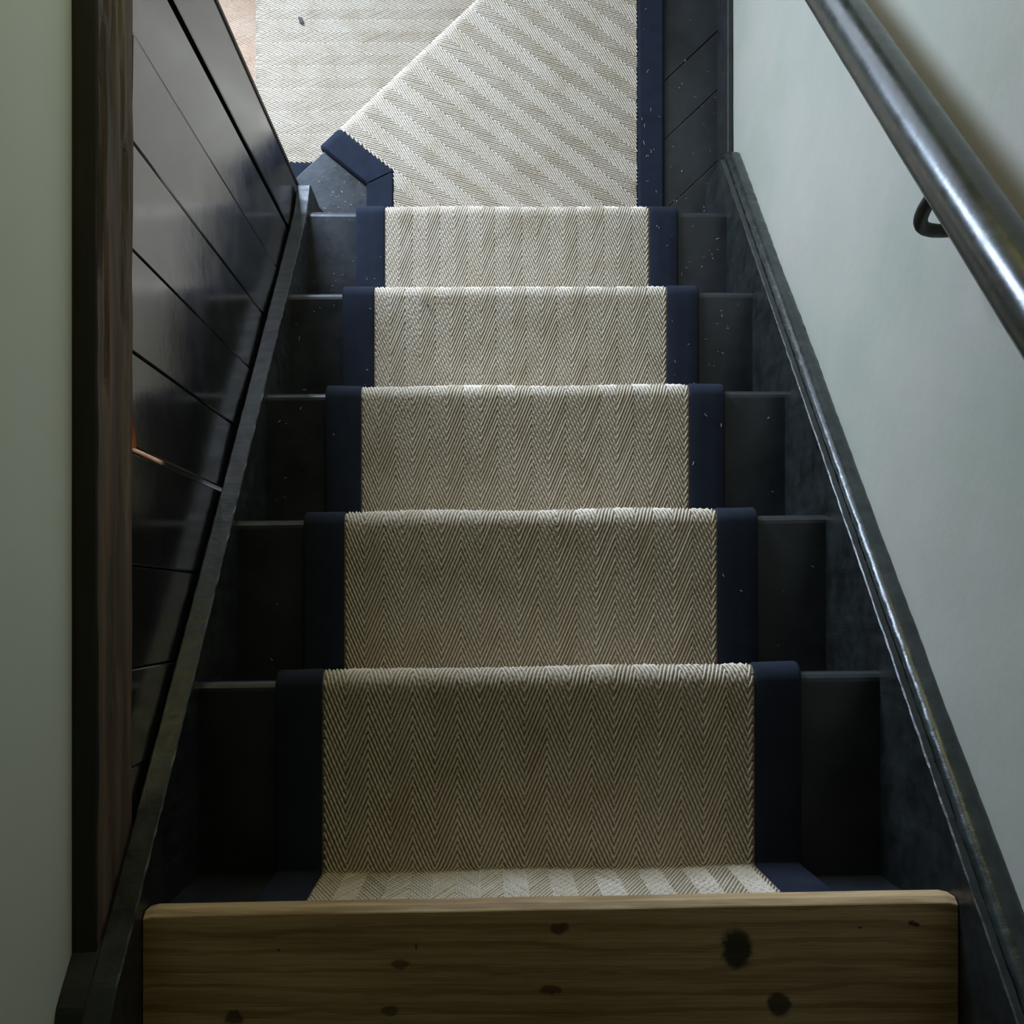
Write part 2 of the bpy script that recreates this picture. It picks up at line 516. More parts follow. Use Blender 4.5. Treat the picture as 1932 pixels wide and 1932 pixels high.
def profile_sweep(name, top, section, mat, parent, chip=0.0, seed=0.0, smooth=False):
    """sweep a section (list of (x, dz)) along a top line in the Y-Z plane"""
    V, F = [], []
    n = len(section)
    for j, (y, z) in enumerate(top):
        for k, (x, dz) in enumerate(section):
            cx = chip * noise.noise(Vector((y * 75, k * 1.7, seed))) if dz > -0.05 else 0
            V.append((x + cx, y, z + dz + cx * 0.5))
    for j in range(len(top) - 1):
        for k in range(n):
            F.append((j * n + k, j * n + (k + 1) % n, (j + 1) * n + (k + 1) % n, (j + 1) * n + k))
    F.append(tuple(range(n))); F.append(tuple(range((len(top) - 1) * n, len(top) * n))[::-1])
    me = mesh(name, V, F); fix_normals(me)
    return link(name, me, mat, parent, smooth=smooth)

TL = rough_top(top_l, 260, 0.0004, 1.0)
ls = profile_sweep('string', TL, [(-0.3585, -0.30), (-0.3585, -0.0015), (-0.3570, 0.0), (XL - 0.0015, 0.0), (XL, -0.0015), (XL, -0.30)], M['string_paint'], stair, 0.0010, 2.0)
# block that carries the left string over the landing edge
top_b = [(-0.50, 1.601), (-0.40, 1.601), (-0.365, 1.590), (-0.350, 1.577), (-0.333, 1.560), (-0.318, 1.545)]
profile_sweep('string_block', rough_top(top_b, 40, 0.0006, 5.0), [(-0.386, -0.12), (-0.386, -0.002), (-0.384, 0.0), (XL - 0.014, 0.0), (XL - 0.012, -0.002), (XL - 0.012, -0.12)], M['string_paint'], stair, 0.0006, 3.0)

top_r = [(-0.430, 1.6795), (0.869, 0.510)]
TR = rough_top(top_r, 300, 0.0006, 9.0)
rs = profile_sweep('string', TR, [(XR, -0.30), (XR, -0.0015), (XR + 0.0015, 0.0), (XR + 0.0085, 0.0), (XR + 0.0095, -0.002), (XR + 0.0095, -0.30)], M['string_paint'], stair, 0.0008, 6.0)
mould = [(XR + 0.0097, -0.02), (XR + 0.0097, -0.001)]
for k in range(0, 13):
    a = math.pi - math.pi * 0.90 * k / 12
    mould.append((XR + 0.0255 + 0.0155 * math.cos(a), 0.000 + 0.0125 * math.sin(a)))
mould += [(XR + 0.0405, 0.0045), (XR + 0.043, 0.006), (XR + 0.043, -0.02)]
TM = rough_top([(-0.430, 1.6795), (0.885, 0.4955)], 320, 0.0006, 12.0)
profile_sweep('moulding', TM, mould, M['mould_paint'], rs, 0.0013, 8.0, smooth=True)

# level skirting round the winders, and on the landing
sk = prism('baseboard_right', [(0.874, 0.30), (1.74, 0.30), (1.74, 0.455), (0.874, 0.455)], 'x', 0.4895, 0.5015, M['string_paint'], bevel=0.003)
sk['kind'] = 'structure'
s2 = prism('baseboard_landing', [(-1.69, 1.512), (-0.432, 1.512), (-0.432, 1.660), (-1.69, 1.660)], 'x', 0.4655, 0.5005, M['string_paint'], bevel=0.003)
s2['kind'] = 'structure'

# winder step (kite): boards laid parallel to its diagonal nosing
ND = Vector((0.728, 0.6855)); ND.normalize()             # along the nosing
NI = Vector((ND.y, -ND.x))                                # into the step
N0 = Vector((-0.3036, 0.999))                             # carpet nosing, left end
def winder_boards():
    region = [(XL, 0.700), (0.492, 0.700), (0.492, 1.74), (-0.10, 1.74), (-0.392, 1.2), (-0.392, 0.884), (XL, 0.818)]
    c0 = NI.dot(N0)
    cuts = [0.0165, 0.205, 0.398, 0.4875, 0.597, 1.6]
    for k in range(5):
        p = cut_poly(region, NI.x, NI.y, c0 + cuts[k] + 0.0006)
        p = cut_poly(p, NI.x, NI.y, c0 + cuts[k + 1] - 0.0006, keep_ge=False)
        if len(p) >= 3:
            dz = (0.0, 0.0, -0.0005, 0.0005, 0.003)[k]
            prism('winder_board', p, 'z', Zt[6] - CT - 0.026, Zt[6] - CT + dz, M['tread_paint'], stair, 0.0012, 2)
winder_boards()
# riser under the diagonal nosing, winder 7 tread and riser
a = N0 + NI * 0.045 - ND * 0.10; b = N0 + NI * 0.045 + ND * 0.98
prism('riser', [tuple(a), tuple(b), tuple(b + NI * 0.018), tuple(a + NI * 0.018)], 'z', Zt[7] - CT, Zt[6] - CT - 0.026, M['tread_paint'], stair)
prism('winder_board', [(-0.508, 0.805), (-0.508, 1.74), (0.40, 1.74), (-0.30, 0.805)], 'z', Zt[7] - CT - 0.026, Zt[7] - CT, M['tread_paint'], stair, 0.006, 3)
box('riser', -0.490, -0.472, 0.805, 1.74, Zt[8] - CT, Zt[7] - CT - 0.026, M['tread_paint'], stair)

# ------------------------------------------------------------------ runner: path down the stairs
def arc(cx, cy, r, a0, a1, n):
    return [(cx + r * math.cos(a0 + (a1 - a0) * k / n), cy + r * math.sin(a0 + (a1 - a0) * k / n)) for k in range(n + 1)]
H = math.pi / 2
def flight_path():
    P, S = [], []                     # points (y, z) on the timber, skew
    def add(pts, s):
        for p in pts:
            P.append(p); S.append(s)
    yr = -0.317
    add([(yr, Zt[0] - 0.030), (yr, Zt[0] - 0.09)], SK[0])
    for i in range(1, 6):
        zt = Zt[i] - CT
        r = 0.0125
        add(arc(yr + r, zt + r, r, math.pi, 1.5 * math.pi, 6), SK[i - 1])
        yf = YN[i] - CT
        m = 6
        y0 = yr + r + 0.01; y1 = yf - 0.013
        add([(y0 + (y1 - y0) * k / m, zt) for k in range(m)], (SK[i] + SK[i - 1]) / 2)
        add(arc(yf - 0.013, zt - 0.013, 0.013, H, -H, 14), SK[i])
        yr = YN[i] - 0.040
        add([(yr + 0.008, zt - 0.026)], SK[i])
        add(arc(yr + 0.0110, zt - 0.026 - 0.0115, 0.0110, H, math.pi, 4), SK[i])
        add([(yr, zt - 0.07), (yr, zt - 0.12)], SK[i])
    r = 0.0125
    add(arc(yr + r, Zt[6] - CT + r, r, math.pi, 1.5 * math.pi, 6), SK[5])
    add([(yr + 0.05, Zt[6] - CT)], SK[5])
    return P, S

class Path:
    """polyline with arc length, outward normals, sampled by numpy"""
    def __init__(self, P, S):
        P = np.array(P, float); S = np.array(S, float)
        keep = np.r_[True, np.linalg.norm(np.diff(P, axis=0), axis=1) > 1e-6]
        self.P, self.S = P[keep], S[keep]
        seg = np.diff(self.P, axis=0)
        self.L = np.r_[0, np.cumsum(np.linalg.norm(seg, axis=1))]
        t = np.gradient(self.P, self.L, axis=0)
        t /= np.linalg.norm(t, axis=1)[:, None]
        self.N = np.stack([-t[:, 1], t[:, 0]], 1)
    def at(self, v):
        y = np.interp(v, self.L, self.P[:, 0]); z = np.interp(v, self.L, self.P[:, 1])
        ny = np.interp(v, self.L, self.N[:, 0]); nz = np.interp(v, self.L, self.N[:, 1])
        l = np.sqrt(ny * ny + nz * nz) + 1e-9
        return y, z, ny / l, nz / l, np.interp(v, self.L, self.S)

FP = Path(*flight_path())
def flight_map(x, v, h):
    """x across, v down the stairs, h above the timber -> xyz"""
    y, z, ny, nz, s = FP.at(v)
    wob = 0.0014 * np.sin(x * 23 + v * 4.0) * np.sin(v * 9.0)
    return np.stack([x, y + ny * h + s * (x - XC) + wob * np.abs(ny), z + nz * h], -1)

def ribbon(name, fmap, vs_, x0, x1, h, mat, parent, nx=1, edge=0.0025):
    """thick strip swept along a path, rounded long edges"""
    sec = [(x0, 0.0), (x0, h * 0.55), (x0 + edge * 0.35, h * 0.88), (x0 + edge, h)]
    for k in range(1, nx):
        sec.append((x0 + edge + (x1 - x0 - 2 * edge) * k / nx, h))
    sec += [(x1 - edge, h), (x1 - edge * 0.35, h * 0.88), (x1, h * 0.55), (x1, 0.0)]
    n = len(sec)
    V, F = [], []
    vs_ = np.array(vs_, float)
    cols = [fmap(np.full(len(vs_), sx), vs_, np.full(len(vs_), sh)) for (sx, sh) in sec]
    for j in range(len(vs_)):
        for k in range(n):
            V.append(tuple(cols[k][j]))
    for j in range(len(vs_) - 1):
        for k in range(n - 1):
            F.append((j * n + k, j * n + k + 1, (j + 1) * n + k + 1, (j + 1) * n + k))
    F.append(tuple(range(n))); F.append(tuple(range((len(vs_) - 1) * n, len(vs_) * n))[::-1])
    me = mesh(name, V, F); fix_normals(me)
    return link(name, me, mat, parent, smooth=True)

# herringbone weave: every strand is a small bead-ridged half tube lying on the ground cloth
COLW, PITCH, SLOPE = 0.0260, 0.0108, math.tan(math.radians(23.0))
def weave(name, umin, umax, vmin, vmax, inside, to_xyz, parent, base=0.0, rot=0.0, origin=(0, 0), phase=0.0, mat='sisal'):
    """pattern space (p across columns, q along spine) -> (u, v) -> xyz; strands cut at inside(u, v)"""
    cr, sr = math.cos(rot), math.sin(rot)
    corners = [(umin, vmin), (umax, vmin), (umin, vmax), (umax, vmax)]
    pq = [((u - origin[0]) * cr + (v - origin[1]) * sr, -(u - origin[0]) * sr + (v - origin[1]) * cr) for u, v in corners]
    pmin, pmax = min(a for a, b in pq), max(a for a, b in pq)
    qmin, qmax = min(b for a, b in pq), max(b for a, b in pq)
    dq = COLW / SLOPE
    c0, c1 = math.floor(pmin / COLW), math.ceil(pmax / COLW)
    k0, k1 = math.floor((qmin - dq) / PITCH), math.ceil((qmax + dq) / PITCH)
    R = 27                                   # rings
    t = np.linspace(-0.06, 1.06, R)
    cross = np.array([(-1.0, -0.1), (-0.72, 0.68), (0.0, 1.0), (0.72, 0.68), (1.0, -0.1)])
    V, F = [], []
    base_i = 0
    for c in range(c0, c1):
        s = -1.0 if c % 2 == 0 else 1.0
        ks = np.arange(k0, k1)
        jit = np.random.normal(0, 0.00022, (len(ks), 1))
        p = (c + t)[None, :] * COLW + np.zeros((len(ks), 1)) + np.random.normal(0, 0.00008, (len(ks), R))
        q = ks[:, None] * PITCH + phase + s * t[None, :] * dq + jit + (0.0 if s > 0 else PITCH * 0.5)
        u = origin[0] + p * cr - q * sr
        v = origin[1] + p * sr + q * cr
        ok = inside(u, v)
        # direction and side vector in uv
        du = np.gradient(u, axis=1); dv = np.gradient(v, axis=1)
        l = np.sqrt(du * du + dv * dv) + 1e-12
        su, sv = -dv / l, du / l
        rowp = 0.0088                        # stitches line up in rows across the cloth
        ph = 2 * math.pi * q / rowp + (ks[:, None] % 2) * math.pi + np.random.normal(0, 0.35, (len(ks), 1))
        if s > 0:
            rad = 0.00150 * (1 + 0.08 * np.sin(ph))
            hgt = 0.0036 * (1 + 0.10 * np.sin(ph))
        else:
            rad = 0.00146 * (1 + 0.20 * np.sin(ph))
            hgt = 0.0033 * (1 + 0.26 * np.sin(ph))
        taper = np.clip(np.minimum(t + 0.06, 1.06 - t) / 0.10, 0.0, 1.0) ** 0.5
        rad = rad * (0.45 + 0.55 * taper)[None, :]
        hgt = hgt * (0.25 + 0.75 * taper)[None, :]
        low = np.random.rand(len(ks), 1) * 0.25 + 0.85
        hgt = hgt * low
        pts = []
        for (a, b) in cross:
            pts.append(to_xyz(u + su * rad * a, v + sv * rad * a, base + hgt * b))
        pts = np.stack(pts, 2)               # strands, rings, 5, 3
        for si in range(len(ks)):
            row = ok[si]
            if not row.any():
                continue
            j = 0
            while j < R:
                if not row[j]:
                    j += 1; continue
                e = j
                while e + 1 < R and row[e + 1]:
                    e += 1
                if e - j >= 1:
                    block = pts[si, j:e + 1].reshape(-1, 3)
                    V.append(block)
                    m = e - j + 1
                    for r_ in range(m - 1):
                        o0 = base_i + r_ * 5
                        for w in range(4):
                            F.append((o0 + w, o0 + w + 1, o0 + 6 + w, o0 + 5 + w))
                    base_i += m * 5
                j = e + 1
    V = np.concatenate(V, 0)
    me = bpy.data.meshes.new(name)
    me.vertices.add(len(V)); me.vertices.foreach_set('co', V.astype(np.float32).ravel())
    Fa = np.array(F, np.int32)
    me.loops.add(Fa.size); me.loops.foreach_set('vertex_index', Fa.ravel())
    me.polygons.add(len(Fa))
    me.polygons.foreach_set('loop_start', np.arange(0, Fa.size, 4, dtype=np.int32))
    me.polygons.foreach_set('use_smooth', np.ones(len(Fa), bool))
    me.update(calc_edges=True)
    o = link(name, me, M[mat], parent)
    o['kind'] = 'stuff'
    o['label'] = 'raised herringbone sisal strands'
    return o

vv = list(FP.L)
dense = []
for a, b in zip(vv, vv[1:]):
    n = max(1, int((b - a) / 0.03))
    dense += [a + (b - a) * k / n for k in range(n)]
dense.append(vv[-1])
runner = empty('stair_runner', None, 'herringbone sisal stair runner with navy borders down the five straight steps', 'stair runner')
ribbon('ground_cloth', flight_map, dense, XC - FIELD - 0.004, XC + FIELD + 0.004, 0.0074, M['sisal_ground'], runner, 4, 0.002)
for (xa, xb) in ((XC - FIELD - BORD, XC - FIELD - 0.0005), (XC + FIELD + 0.0005, XC + FIELD + BORD)):
    bo = ribbon('border', flight_map, dense, xa, xb, 0.0098, M['navy'], runner, 3, 0.004)
    bo['label'] = 'dark navy cotton binding tape'
vtot = FP.L[-1]
weave('weave', XC - FIELD, XC + FIELD, 0.0, vtot - 0.03,
      lambda u, v: (np.abs(u - XC) < FIELD) & (v > 0.002) & (v < vtot - 0.03),
      lambda u, v, h: flight_map(u, v, h), runner, base=0.0058, origin=(XC - FIELD, 0.0))

# ------------------------------------------------------------------ carpet on the winders
def nose_path(z_top, length_back, drop):
    P = [(-length_back, z_top - CT), (-length_back * 0.5, z_top - CT), (-0.10, z_top - CT), (-0.05, z_top - CT)]
    P += arc(-CT - 0.013, z_top - CT - 0.013, 0.013, H, -H, 14)
    P += [(-0.042, z_top - CT - 0.026), (-0.046, z_top - CT - 0.032), (-0.046, z_top - drop)]
    return Path(P, [0] * len(P))

def frame_map(path, n0, along, out):
    """u along the nosing from n0, v arc length of the profile -> xyz (profile y = distance beyond the nosing line)"""
    def f(u, v, h):
        a, z, na, nz, s = path.at(v)
        a = a + na * h; z = z + nz * h
        return np.stack([n0[0] + along[0] * u + out[0] * a, n0[1] + along[1] * u + out[1] * a, z], -1)
    return f

def inside_poly(poly):
    poly = [tuple(p) for p in poly]
    def f(u, v):
        res = np.zeros(u.shape, bool)
        n = len(poly)
        for i in range(n):
            x0, y0 = poly[i]; x1, y1 = poly[(i + 1) % n]
            c = ((y0 > v) != (y1 > v)) & (u < (x1 - x0) * (v - y0) / (y1 - y0 + 1e-12) + x0)
            res ^= c
        return res
    return f

def plate(name, poly_uv, fmap, h, mat, parent, vstep=0.006, edge=0.003):
    """carpet piece given by an outline in (u, v), bent over its nosing by the map; built as u-slices"""
    vmin = min(p[1] for p in poly_uv); vmax = max(p[1] for p in poly_uv)
    vs_ = sorted(set(list(np.arange(vmin, vmax, vstep)) + [vmax - 1e-5] + [min(max(p[1], vmin + 1e-6), vmax - 1e-6) for p in poly_uv]))
    rows = []
    for v in vs_:
        xs = []
        n = len(poly_uv)
        for i in range(n):
            (x0, y0), (x1, y1) = poly_uv[i], poly_uv[(i + 1) % n]
            if (y0 > v) != (y1 > v):
                xs.append(x0 + (x1 - x0) * (v - y0) / (y1 - y0))
        if len(xs) >= 2:
            rows.append((v, min(xs), max(xs)))
    V, F = [], []
    nn = 6
    for (v, a, b) in rows:
        e = min(edge, (b - a) * 0.3)
        for (u, hh) in ((a, 0.0), (a, h * 0.6), (a + e, h), (b - e, h), (b, h * 0.6), (b, 0.0)):
            V.append(tuple(fmap(np.array([u]), np.array([v]), np.array([hh]))[0]))
    for j in range(len(rows) - 1):
        for k in range(nn - 1):
            F.append((j * nn + k, j * nn + k + 1, (j + 1) * nn + k + 1, (j + 1) * nn + k))
    F.append(tuple(range(nn))); F.append(tuple(range((len(rows) - 1) * nn, len(rows) * nn))[::-1])
    me = mesh(name, V, F); fix_normals(me)
    return link(name, me, mat, parent, smooth=False)

# --- winder 6: diagonal nosing
LB = 1.2
p6 = nose_path(Zt[6], LB, 0.17)
map6 = frame_map(p6, N0, ND, -NI)
def to6(x, y):                        # world xy on the flat -> (u, v)
    d = Vector((x, y)) - N0
    return (d.dot(ND), LB + (-NI).dot(d))
VN6 = LB + 0.040                      # arc length just round the nosing
vend = p6.L[-1] - 0.002
uR = 0.861
A6 = to6(-0.1877, 0.735); B6 = to6(0.321, 0.735); E6 = to6(-0.1877, 0.903); D6 = (0.0, LB - 0.02)
BR6 = to6(0.321, 1.560)
w6 = empty('winder_carpet', None, 'herringbone carpet piece with mitred navy corner on the diagonal winder step', 'carpet')
field6 = [A6, B6, (BR6[0], LB - 0.02), (BR6[0], vend), (0.0, vend), (0.0, LB - 0.02), E6]
plate('ground_cloth', field6, map6, 0.0074, M['sisal_ground'], w6)
weave('weave', min(p[0] for p in field6), max(p[0] for p in field6), min(p[1] for p in field6), vend,
      inside_poly(field6), map6, w6, base=0.0058, rot=math.radians(9), origin=(0.0, LB))
# mitred navy binding: along the nosing return, then along the straight run, and on the wall side
O6a = to6(-0.1877 - BORD, 0.735); O6e = to6(-0.1877 - BORD, 0.876)
uo = -0.0560
pl = plate('border', [(uo, vend), (-0.0005, vend), (-0.0005, LB - 0.02), (E6[0], E6[1]), (O6e[0], O6e[1]), (uo, LB - 0.02)], map6, 0.0104, M['navy'], w6, edge=0.004)
pl = plate('border', [A6, E6, O6e, O6a], map6, 0.0098, M['navy'], w6, edge=0.004)
RB0 = to6(0.3215, 0.735); RB1 = to6(0.3215, 1.9); RB2 = to6(0.3215 + 0.058, 1.9); RB3 = to6(0.3215 + 0.058, 0.735)
def flat6(u, v, h):
    d = np.stack([N0.x + ND.x * u - NI.x * (v - LB), N0.y + ND.y * u - NI.y * (v - LB), Zt[6] - CT + h], -1)
    return d
def xy_map(z):
    return lambda u, v, h: np.stack([u, v, z + h], -1)
plate('border', [(0.3215, 0.735), (0.3205, 1.54), (0.378, 1.58), (0.3785, 0.735)], xy_map(Zt[6] - CT), 0.0105, M['navy'], w6, 0.05, 0.006)

# --- winder 7: nosing parallel to the flight, running out to the left
p7 = nose_path(Zt[7], LB, 0.17)
n07 = Vector((-0.5216, 1.002))
map7 = frame_map(p7, n07, Vector((0, 1)), Vector((-1, 0)))
v7 = p7.L[-1] - 0.002
w7 = empty('winder_carpet', None, 'brightly lit herringbone carpet piece on the lowest winder beside the plank end', 'carpet')
def to7(x, y): return (y - 1.002, LB + (-0.5216 - x))
c7 = N0 + NI * 0.03
def on6(y):                          # x of the riser face under winder 6 at this y
    return c7.x + ND.x * (y - c7.y) / ND.y
field7 = [(0.0, v7), (0.72, v7), to7(on6(1.722), 1.722), to7(on6(1.002) , 1.002)]
plate('ground_cloth', field7, map7, 0.0074, M['sisal_ground'], w7)
weave('weave', 0.0, 0.72, min(p[1] for p in field7), v7, inside_poly(field7), map7, w7, base=0.0058, origin=(0.012, LB))
plate('border', [(-BORD, v7), (-0.0005, v7), to7(on6(1.0), 1.0015), to7(on6(0.95), 0.9455)], map7, 0.0098, M['navy'], w7, edge=0.004)

# --- carpet on the lower floor, in front of the last riser
w8 = empty('hall_carpet', None, 'herringbone carpet with warm light tinted into its colour on the lower floor past the last winder nosing', 'carpet')
field8 = [(-1.30, 1.002), (-0.482, 1.002), (-0.482, 1.70), (-1.30, 1.70)]
plate('ground_cloth', field8, xy_map(Zt[8] - CT), 0.0074, M['sisal_warm_lit'], w8, 0.1)
weave('weave', 1.002, 1.70, 0.482, 0.80, lambda u, v: (u > 1.002) & (u < 1.70) & (v > 0.485) & (v < 0.80),
      lambda u, v, h: np.stack([-v, u, Zt[8] - CT + h], -1), w8, base=0.0058, origin=(1.008, 0.0), mat='sisal_warm_lit')
plate('border', [(-1.30, 0.946), (-0.482, 0.946), (-0.482, 1.0015), (-1.30, 1.0015)], xy_map(Zt[8] - CT), 0.0098, M['navy'], w8, 0.05, 0.004)

# ------------------------------------------------------------------ plank partition on the left
part = empty('plank_partition', None, 'glossy black upright plank partition between the beam and the left string', 'partition')
edges = [-0.385, -0.275, -0.169, -0.067, 0.040, 0.158, 0.262, 0.366, 0.479, 0.589, 0.697, 0.815]
PX = -0.3625
for k in range(len(edges) - 1):
    a0, a1 = edges[k], edges[k + 1]
    g0t = g0b = g1t = g1b = 0.0007
    if k == 5: g0t, g0b = 0.005, 0.0008           # open joint where lamplight leaks through
    if k == 4: g1t, g1b = 0.0015, 0.001
    if k == 10: g0t, g0b = 0.010, 0.002          # wide open joint
    if k == 9: g1t, g1b = 0.003, 0.001
    zt = 1.4545
    zb = 0.20 if k < 10 else 0.17
    dx = random.uniform(-0.0008, 0.0008); tw = random.uniform(-0.0010, 0.0010)
    bm = bmesh.new()
    nz_ = 14
    rings = []
    for j in range(nz_ + 1):
        f = (j / nz_) ** 0.6; z = zb + (zt - zb) * f
        ya = a0 + g0b + (g0t - g0b) * f; yb_ = a1 - g1b - (g1t - g1b) * f
        wv = 0.0007 * noise.noise(Vector((k * 5.1, z * 3, 0)))
        ch = 0.0015
        ring = [(PX - 0.018, ya), (PX + dx - ch - tw, ya), (PX + dx - tw + wv, ya + ch),
                (PX + dx + wv * 1.5, (ya + yb_) / 2), (PX + dx + tw + wv, yb_ - ch), (PX + dx + tw - ch, yb_), (PX - 0.018, yb_)]
        rings.append([bm.verts.new((x, y, z)) for (x, y) in ring])
    if k == 5:                                   # broken top corner
        for v in rings[-1]:
            v.co.z -= 0.016 * max(0.0, 1 - (v.co.y - a0) / 0.046)
    m = 7
    for j in range(nz_):
        for q in range(m):
            bm.faces.new([rings[j][q], rings[j][(q + 1) % m], rings[j + 1][(q + 1) % m], rings[j + 1][q]])
    bm.faces.new(rings[0][::-1]); bm.faces.new(rings[-1])
    bmesh.ops.recalc_face_normals(bm, faces=bm.faces)
    me = bpy.data.meshes.new('plank'); bm.to_mesh(me); bm.free()
    link('plank', me, M['plank_paint'], part)
    if k == 5:                                   # bare wood shows on the broken top
        me.materials.append(M['amber_wood'])
        max(me.polygons, key=lambda f: f.center.z).material_index = 1
prism('end_strip', [(-0.383, 0.8155), (-0.3605, 0.8155), (-0.3605, 0.8230), (-0.383, 0.8230)], 'z', 0.19, 1.4545, M['edge_strip'], part, 0.0015)
box('shade_backing', -0.402, -0.384, -0.385, 0.085, 0.2, 1.45, M['shadow_gap'], part)  # near-black sheet standing in for the shade behind the open joints
box('noggin', -0.424, -0.406, 0.178, 0.30, 1.20, 1.42, M['amber_wood'], part)
box('shade_backing', -0.402, -0.384, 0.215, 0.815, 0.2, 1.45, M['shadow_gap'], part)

# ------------------------------------------------------------------ old timber beam over the planks
def beam():
    y0, y1 = -0.395, 1.74
    ny = 420
    # section from lower front edge up the face and back along the ledge
    sec = [(-0.3620, 1.4550 + 0.0005)]
    face = [(-0.3612, 1.457 + 0.094 * k / 16) for k in range(17)]
    led = [(-0.3630 - 0.026 * k / 4, 1.5530) for k in range(5)]
    sec = face + led + [(-0.46, 1.553), (-0.46, 1.455)]
    n = len(sec)
    cracks = [  # (y0, y1, section position 0..16, wander, depth)
        (0.18, 0.62, 12.6, 0.5, 0.007), (0.30, 0.56, 14.8, 0.4, 0.008), (0.26, 0.64, 5.0, 0.8, 0.006), (0.46, 0.70, 9.0, 0.8, 0.005),
        (-0.10, 0.16, 6.5, 0.6, 0.003), (0.05, 0.33, 3.0, 0.5, 0.004), (-0.25, 0.05, 10.0, 0.6, 0.003), (0.35, 0.50, 2.5, 1.0, 0.005)]
    V, F = [], []
    for i in range(ny + 1):
        y = y0 + (y1 - y0) * (i / ny) ** 1.0
        for k, (x, z) in enumerate(sec):
            dx = dz = 0.0
            if k < 17:
                dx = 0.0014 * noise.noise(Vector((y * 5, z * 40, 1))) + 0.0012 * noise.noise(Vector((y * 16, z * 120, 5)))
                for ci, (ca, cb, pos, wa, dep) in enumerate(cracks):
                    if ca < y < cb:
                        p = pos + wa * math.sin(y * 17 + ci * 2.0) + 0.4 * noise.noise(Vector((y * 30, ci, 0)))
                        w = math.exp(-((k - p) / 0.55) ** 2)
                        dx -= dep * w * min(1, (y - ca) / 0.04, (cb - y) / 0.04)
                if k == 0:
                    dz = 0.0012 * noise.noise(Vector((y * 12, 2, 2)))
            elif k < 22:
                dz = 0.0015 * noise.noise(Vector((y * 8, k, 9)))
            V.append((x + dx, y, z + dz))
    for i in range(ny):
        for k in range(n):
            F.append((i * n + k, i * n + (k + 1) % n, (i + 1) * n + (k + 1) % n, (i + 1) * n + k))
    F.append(tuple(range(n))); F.append(tuple(range(ny * n, (ny + 1) * n))[::-1])
    me = mesh('timber_beam', V, F); fix_normals(me)
    o = link('timber_beam', me, M['beam'])
    me.materials.append(M['ledge'])
    for pi, p in enumerate(me.polygons):
        if pi < ny * n and 16 <= pi % n < 22:
            p.material_index = 1
    tag(o, 'cracked old brown timber beam set in the left wall above the planks', 'beam')
    return o
beam()

# ------------------------------------------------------------------ handrail on the right wall
hr = empty('handrail', None, 'glossy dark green-black round handrail fixed along the right wall', 'handrail')
RX = 0.430
def rail_pt(y): return (RX, y, 1.252 + 0.905 * (0.743 - y))
pts = [rail_pt(-0.30 + 1.75 * k / 60) for k in range(61)]
radii = [0.0262 + 0.0005 * noise.noise(Vector((k * 0.7, 3, 0))) for k in range(61)]
tube('rail', pts, radii, M['rail_paint'], hr, seg=40)
def bracket(yc):
    s = Vector(rail_pt(yc)) - Vector(rail_pt(0.39))
    ctl = [(0.430, 0.3955, 1.550), (0.4290, 0.388, 1.526), (0.4290, 0.383, 1.512), (0.4320, 0.3785, 1.499), (0.4400, 0.376, 1.488),
           (0.4540, 0.3765, 1.479), (0.4740, 0.381, 1.467), (0.499, 0.388, 1.453)]
    cv = [Vector(c) + s for c in ctl]
    cv = [cv[0] * 2 - cv[1]] + cv + [cv[-1] * 2 - cv[-2]]
    path = []
    for a in range(1, len(cv) - 2):              # smooth curve through the control points
        p0, p1, p2, p3 = cv[a - 1:a + 3]
        for q in range(6):
            t = q / 6
            path.append(0.5 * (2 * p1 + (p2 - p0) * t + (2 * p0 - 5 * p1 + 4 * p2 - p3) * t * t + (3 * p1 - p0 - 3 * p2 + p3) * t ** 3))
    path.append(cv[-2])
    br = tube('bracket', path, 0.0068, M['iron'], hr, seg=14)
    w = Vector((0.4995, 0.388, 1.453)) + s
    tube('wall_plate', [(w.x - 0.006, w.y, w.z), (w.x - 0.002, w.y, w.z), (w.x + 0.002, w.y, w.z)], [0.014, 0.019, 0.020], M['iron'], br, seg=18)
bracket(0.39)
bracket(1.15)

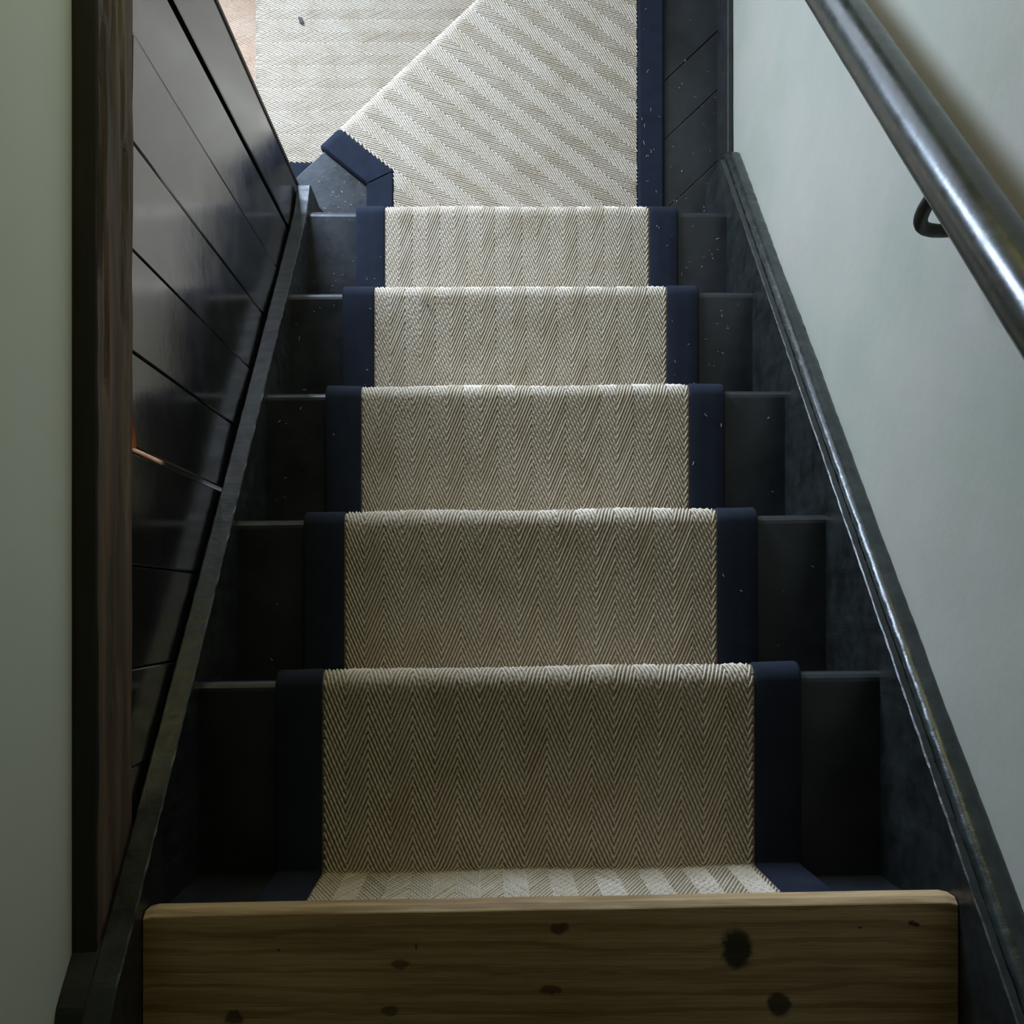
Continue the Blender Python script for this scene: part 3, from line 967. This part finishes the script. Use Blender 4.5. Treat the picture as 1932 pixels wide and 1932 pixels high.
# ------------------------------------------------------------------ loose fibres and specks
def fibres():
    V, F = [], []
    def fib(x, y, z, L, r):
        a = random.uniform(0, math.pi * 2); c = random.uniform(-0.8, 0.8)
        n = 4; b0 = len(V)
        for k in range(n):
            t = k / (n - 1) - 0.5
            an = a + c * t
            px = x + L * t * math.cos(an); py = y + L * t * math.sin(an)
            nx_, ny_ = -math.sin(an) * r, math.cos(an) * r
            V.extend([(px - nx_, py - ny_, z), (px + nx_, py + ny_, z), (px, py, z + r * 1.4)])
        for k in range(n - 1):
            for q in range(3):
                F.append((b0 + k * 3 + q, b0 + k * 3 + (q + 1) % 3, b0 + k * 3 + 3 + (q + 1) % 3, b0 + k * 3 + 3 + q))
        F.append((b0, b0 + 1, b0 + 2)); F.append((b0 + n * 3 - 1, b0 + n * 3 - 2, b0 + n * 3 - 3))
    dens = {2: 5, 3: 10, 4: 20, 5: 26}
    for i, c in dens.items():
        for _ in range(c):
            side = random.random() < 0.5
            x = random.uniform(XL + 0.01, XC - FIELD - BORD - 0.006) if side else random.uniform(XC + FIELD + BORD + 0.006, XR - 0.008)
            y = random.uniform(YN[i - 1] - 0.01, YN[i] - 0.03)
            fib(x, y, Zt[i] - CT + 0.0004, random.uniform(0.0008, 0.0045) * (1 if random.random() < .88 else 2), random.uniform(0.00022, 0.00045))
        for _ in range(c // 2):
            side = random.random() < 0.5
            x = random.uniform(XC - FIELD - BORD + 0.006, XC - FIELD - 0.006) if side else random.uniform(XC + FIELD + 0.006, XC + FIELD + BORD - 0.006)
            y = random.uniform(YN[i - 1] - 0.01, YN[i] - 0.04)
            fib(x, y, Zt[i] + 0.0002, random.uniform(0.001, 0.006), random.uniform(0.00022, 0.0004))
    for _ in range(55):                       # in the corner of the diagonal winder
        x = random.uniform(-0.35, -0.20); y = random.uniform(0.80, 0.95)
        if x > -0.25 and y < 0.88: continue
        fib(x, y, Zt[6] - CT + 0.0005, random.uniform(0.001, 0.006), random.uniform(0.0003, 0.0006))
    for _ in range(42):
        x = random.uniform(0.39, 0.486); y = random.uniform(0.80, 1.25)
        if math.hypot(x - 0.41, y - 0.93) > 0.16 and random.random() < 0.6: continue
        fib(x, y, Zt[6] - CT + 0.0035 if (Vector((x, y)) - N0).dot(NI) > 0.595 else Zt[6] - CT + 0.0008, random.uniform(0.001, 0.005), random.uniform(0.0003, 0.0005))
    for _ in range(16):
        fib(random.uniform(0.33, 0.37), random.uniform(0.78, 1.25), Zt[6] + 0.001, random.uniform(0.001, 0.009), 0.0003)
    me = mesh('loose_fibres', V, F)
    o = link('loose_fibres', me, M['lint'])
    tag(o, 'pale loose carpet fibres scattered on the black treads and navy binding', 'fibres', 'stuff')
fibres()

def pellet(x, y, z, s):
    bm = bmesh.new()
    bmesh.ops.create_icosphere(bm, subdivisions=2, radius=1)
    for v in bm.verts:
        n_ = 1 + 0.35 * noise.noise(v.co * 2.0 + Vector((x * 50, 0, 0)))
        v.co = Vector((v.co.x * 0.55, v.co.y * 1.0, v.co.z * 0.4)) * n_ * s
        v.co.rotate(__import__('mathutils').Euler((0, 0, 0.45)))
        v.co += Vector((x, y, z))
    me = bpy.data.meshes.new('debris'); bm.to_mesh(me); bm.free()
    return link('debris', me, M['debris'], smooth=True)
tag(pellet(-0.413, 1.322, Zt[7] + 0.0025, 0.009), 'small grey crumb of dirt on the brightly lit winder carpet', 'debris')
tag(pellet(-0.0945, 0.5115, Zt[4] + 0.002, 0.0035), 'tiny dark speck near the left edge of the fourth carpeted tread', 'debris')

# ------------------------------------------------------------------ lamp behind the planks, seen through the open joint
lp = empty('partition_lamp', None, 'warm glowing lamp behind the open joint in the plank partition', 'lamp')
m, nt, b = new_mat('lamp_glow')
b.inputs['Base Color'].default_value = (1, 0.55, 0.25, 1)
b.inputs['Emission Color'].default_value = (1.0, 0.62, 0.40, 1)
b.inputs['Emission Strength'].default_value = 14.0
tube('bulb', [(-0.3865, 0.166, 1.4505), (-0.3875, 0.167, 1.43), (-0.392, 0.172, 1.36), (-0.392, 0.172, 1.275), (-0.392, 0.172, 1.265)], [0.003, 0.0035, 0.004, 0.004, 0.002], m, lp, seg=10)
tube('holder', [(-0.392, 0.172, 1.265), (-0.392, 0.172, 1.245)], [0.005, 0.005], M['iron'], lp, seg=10)
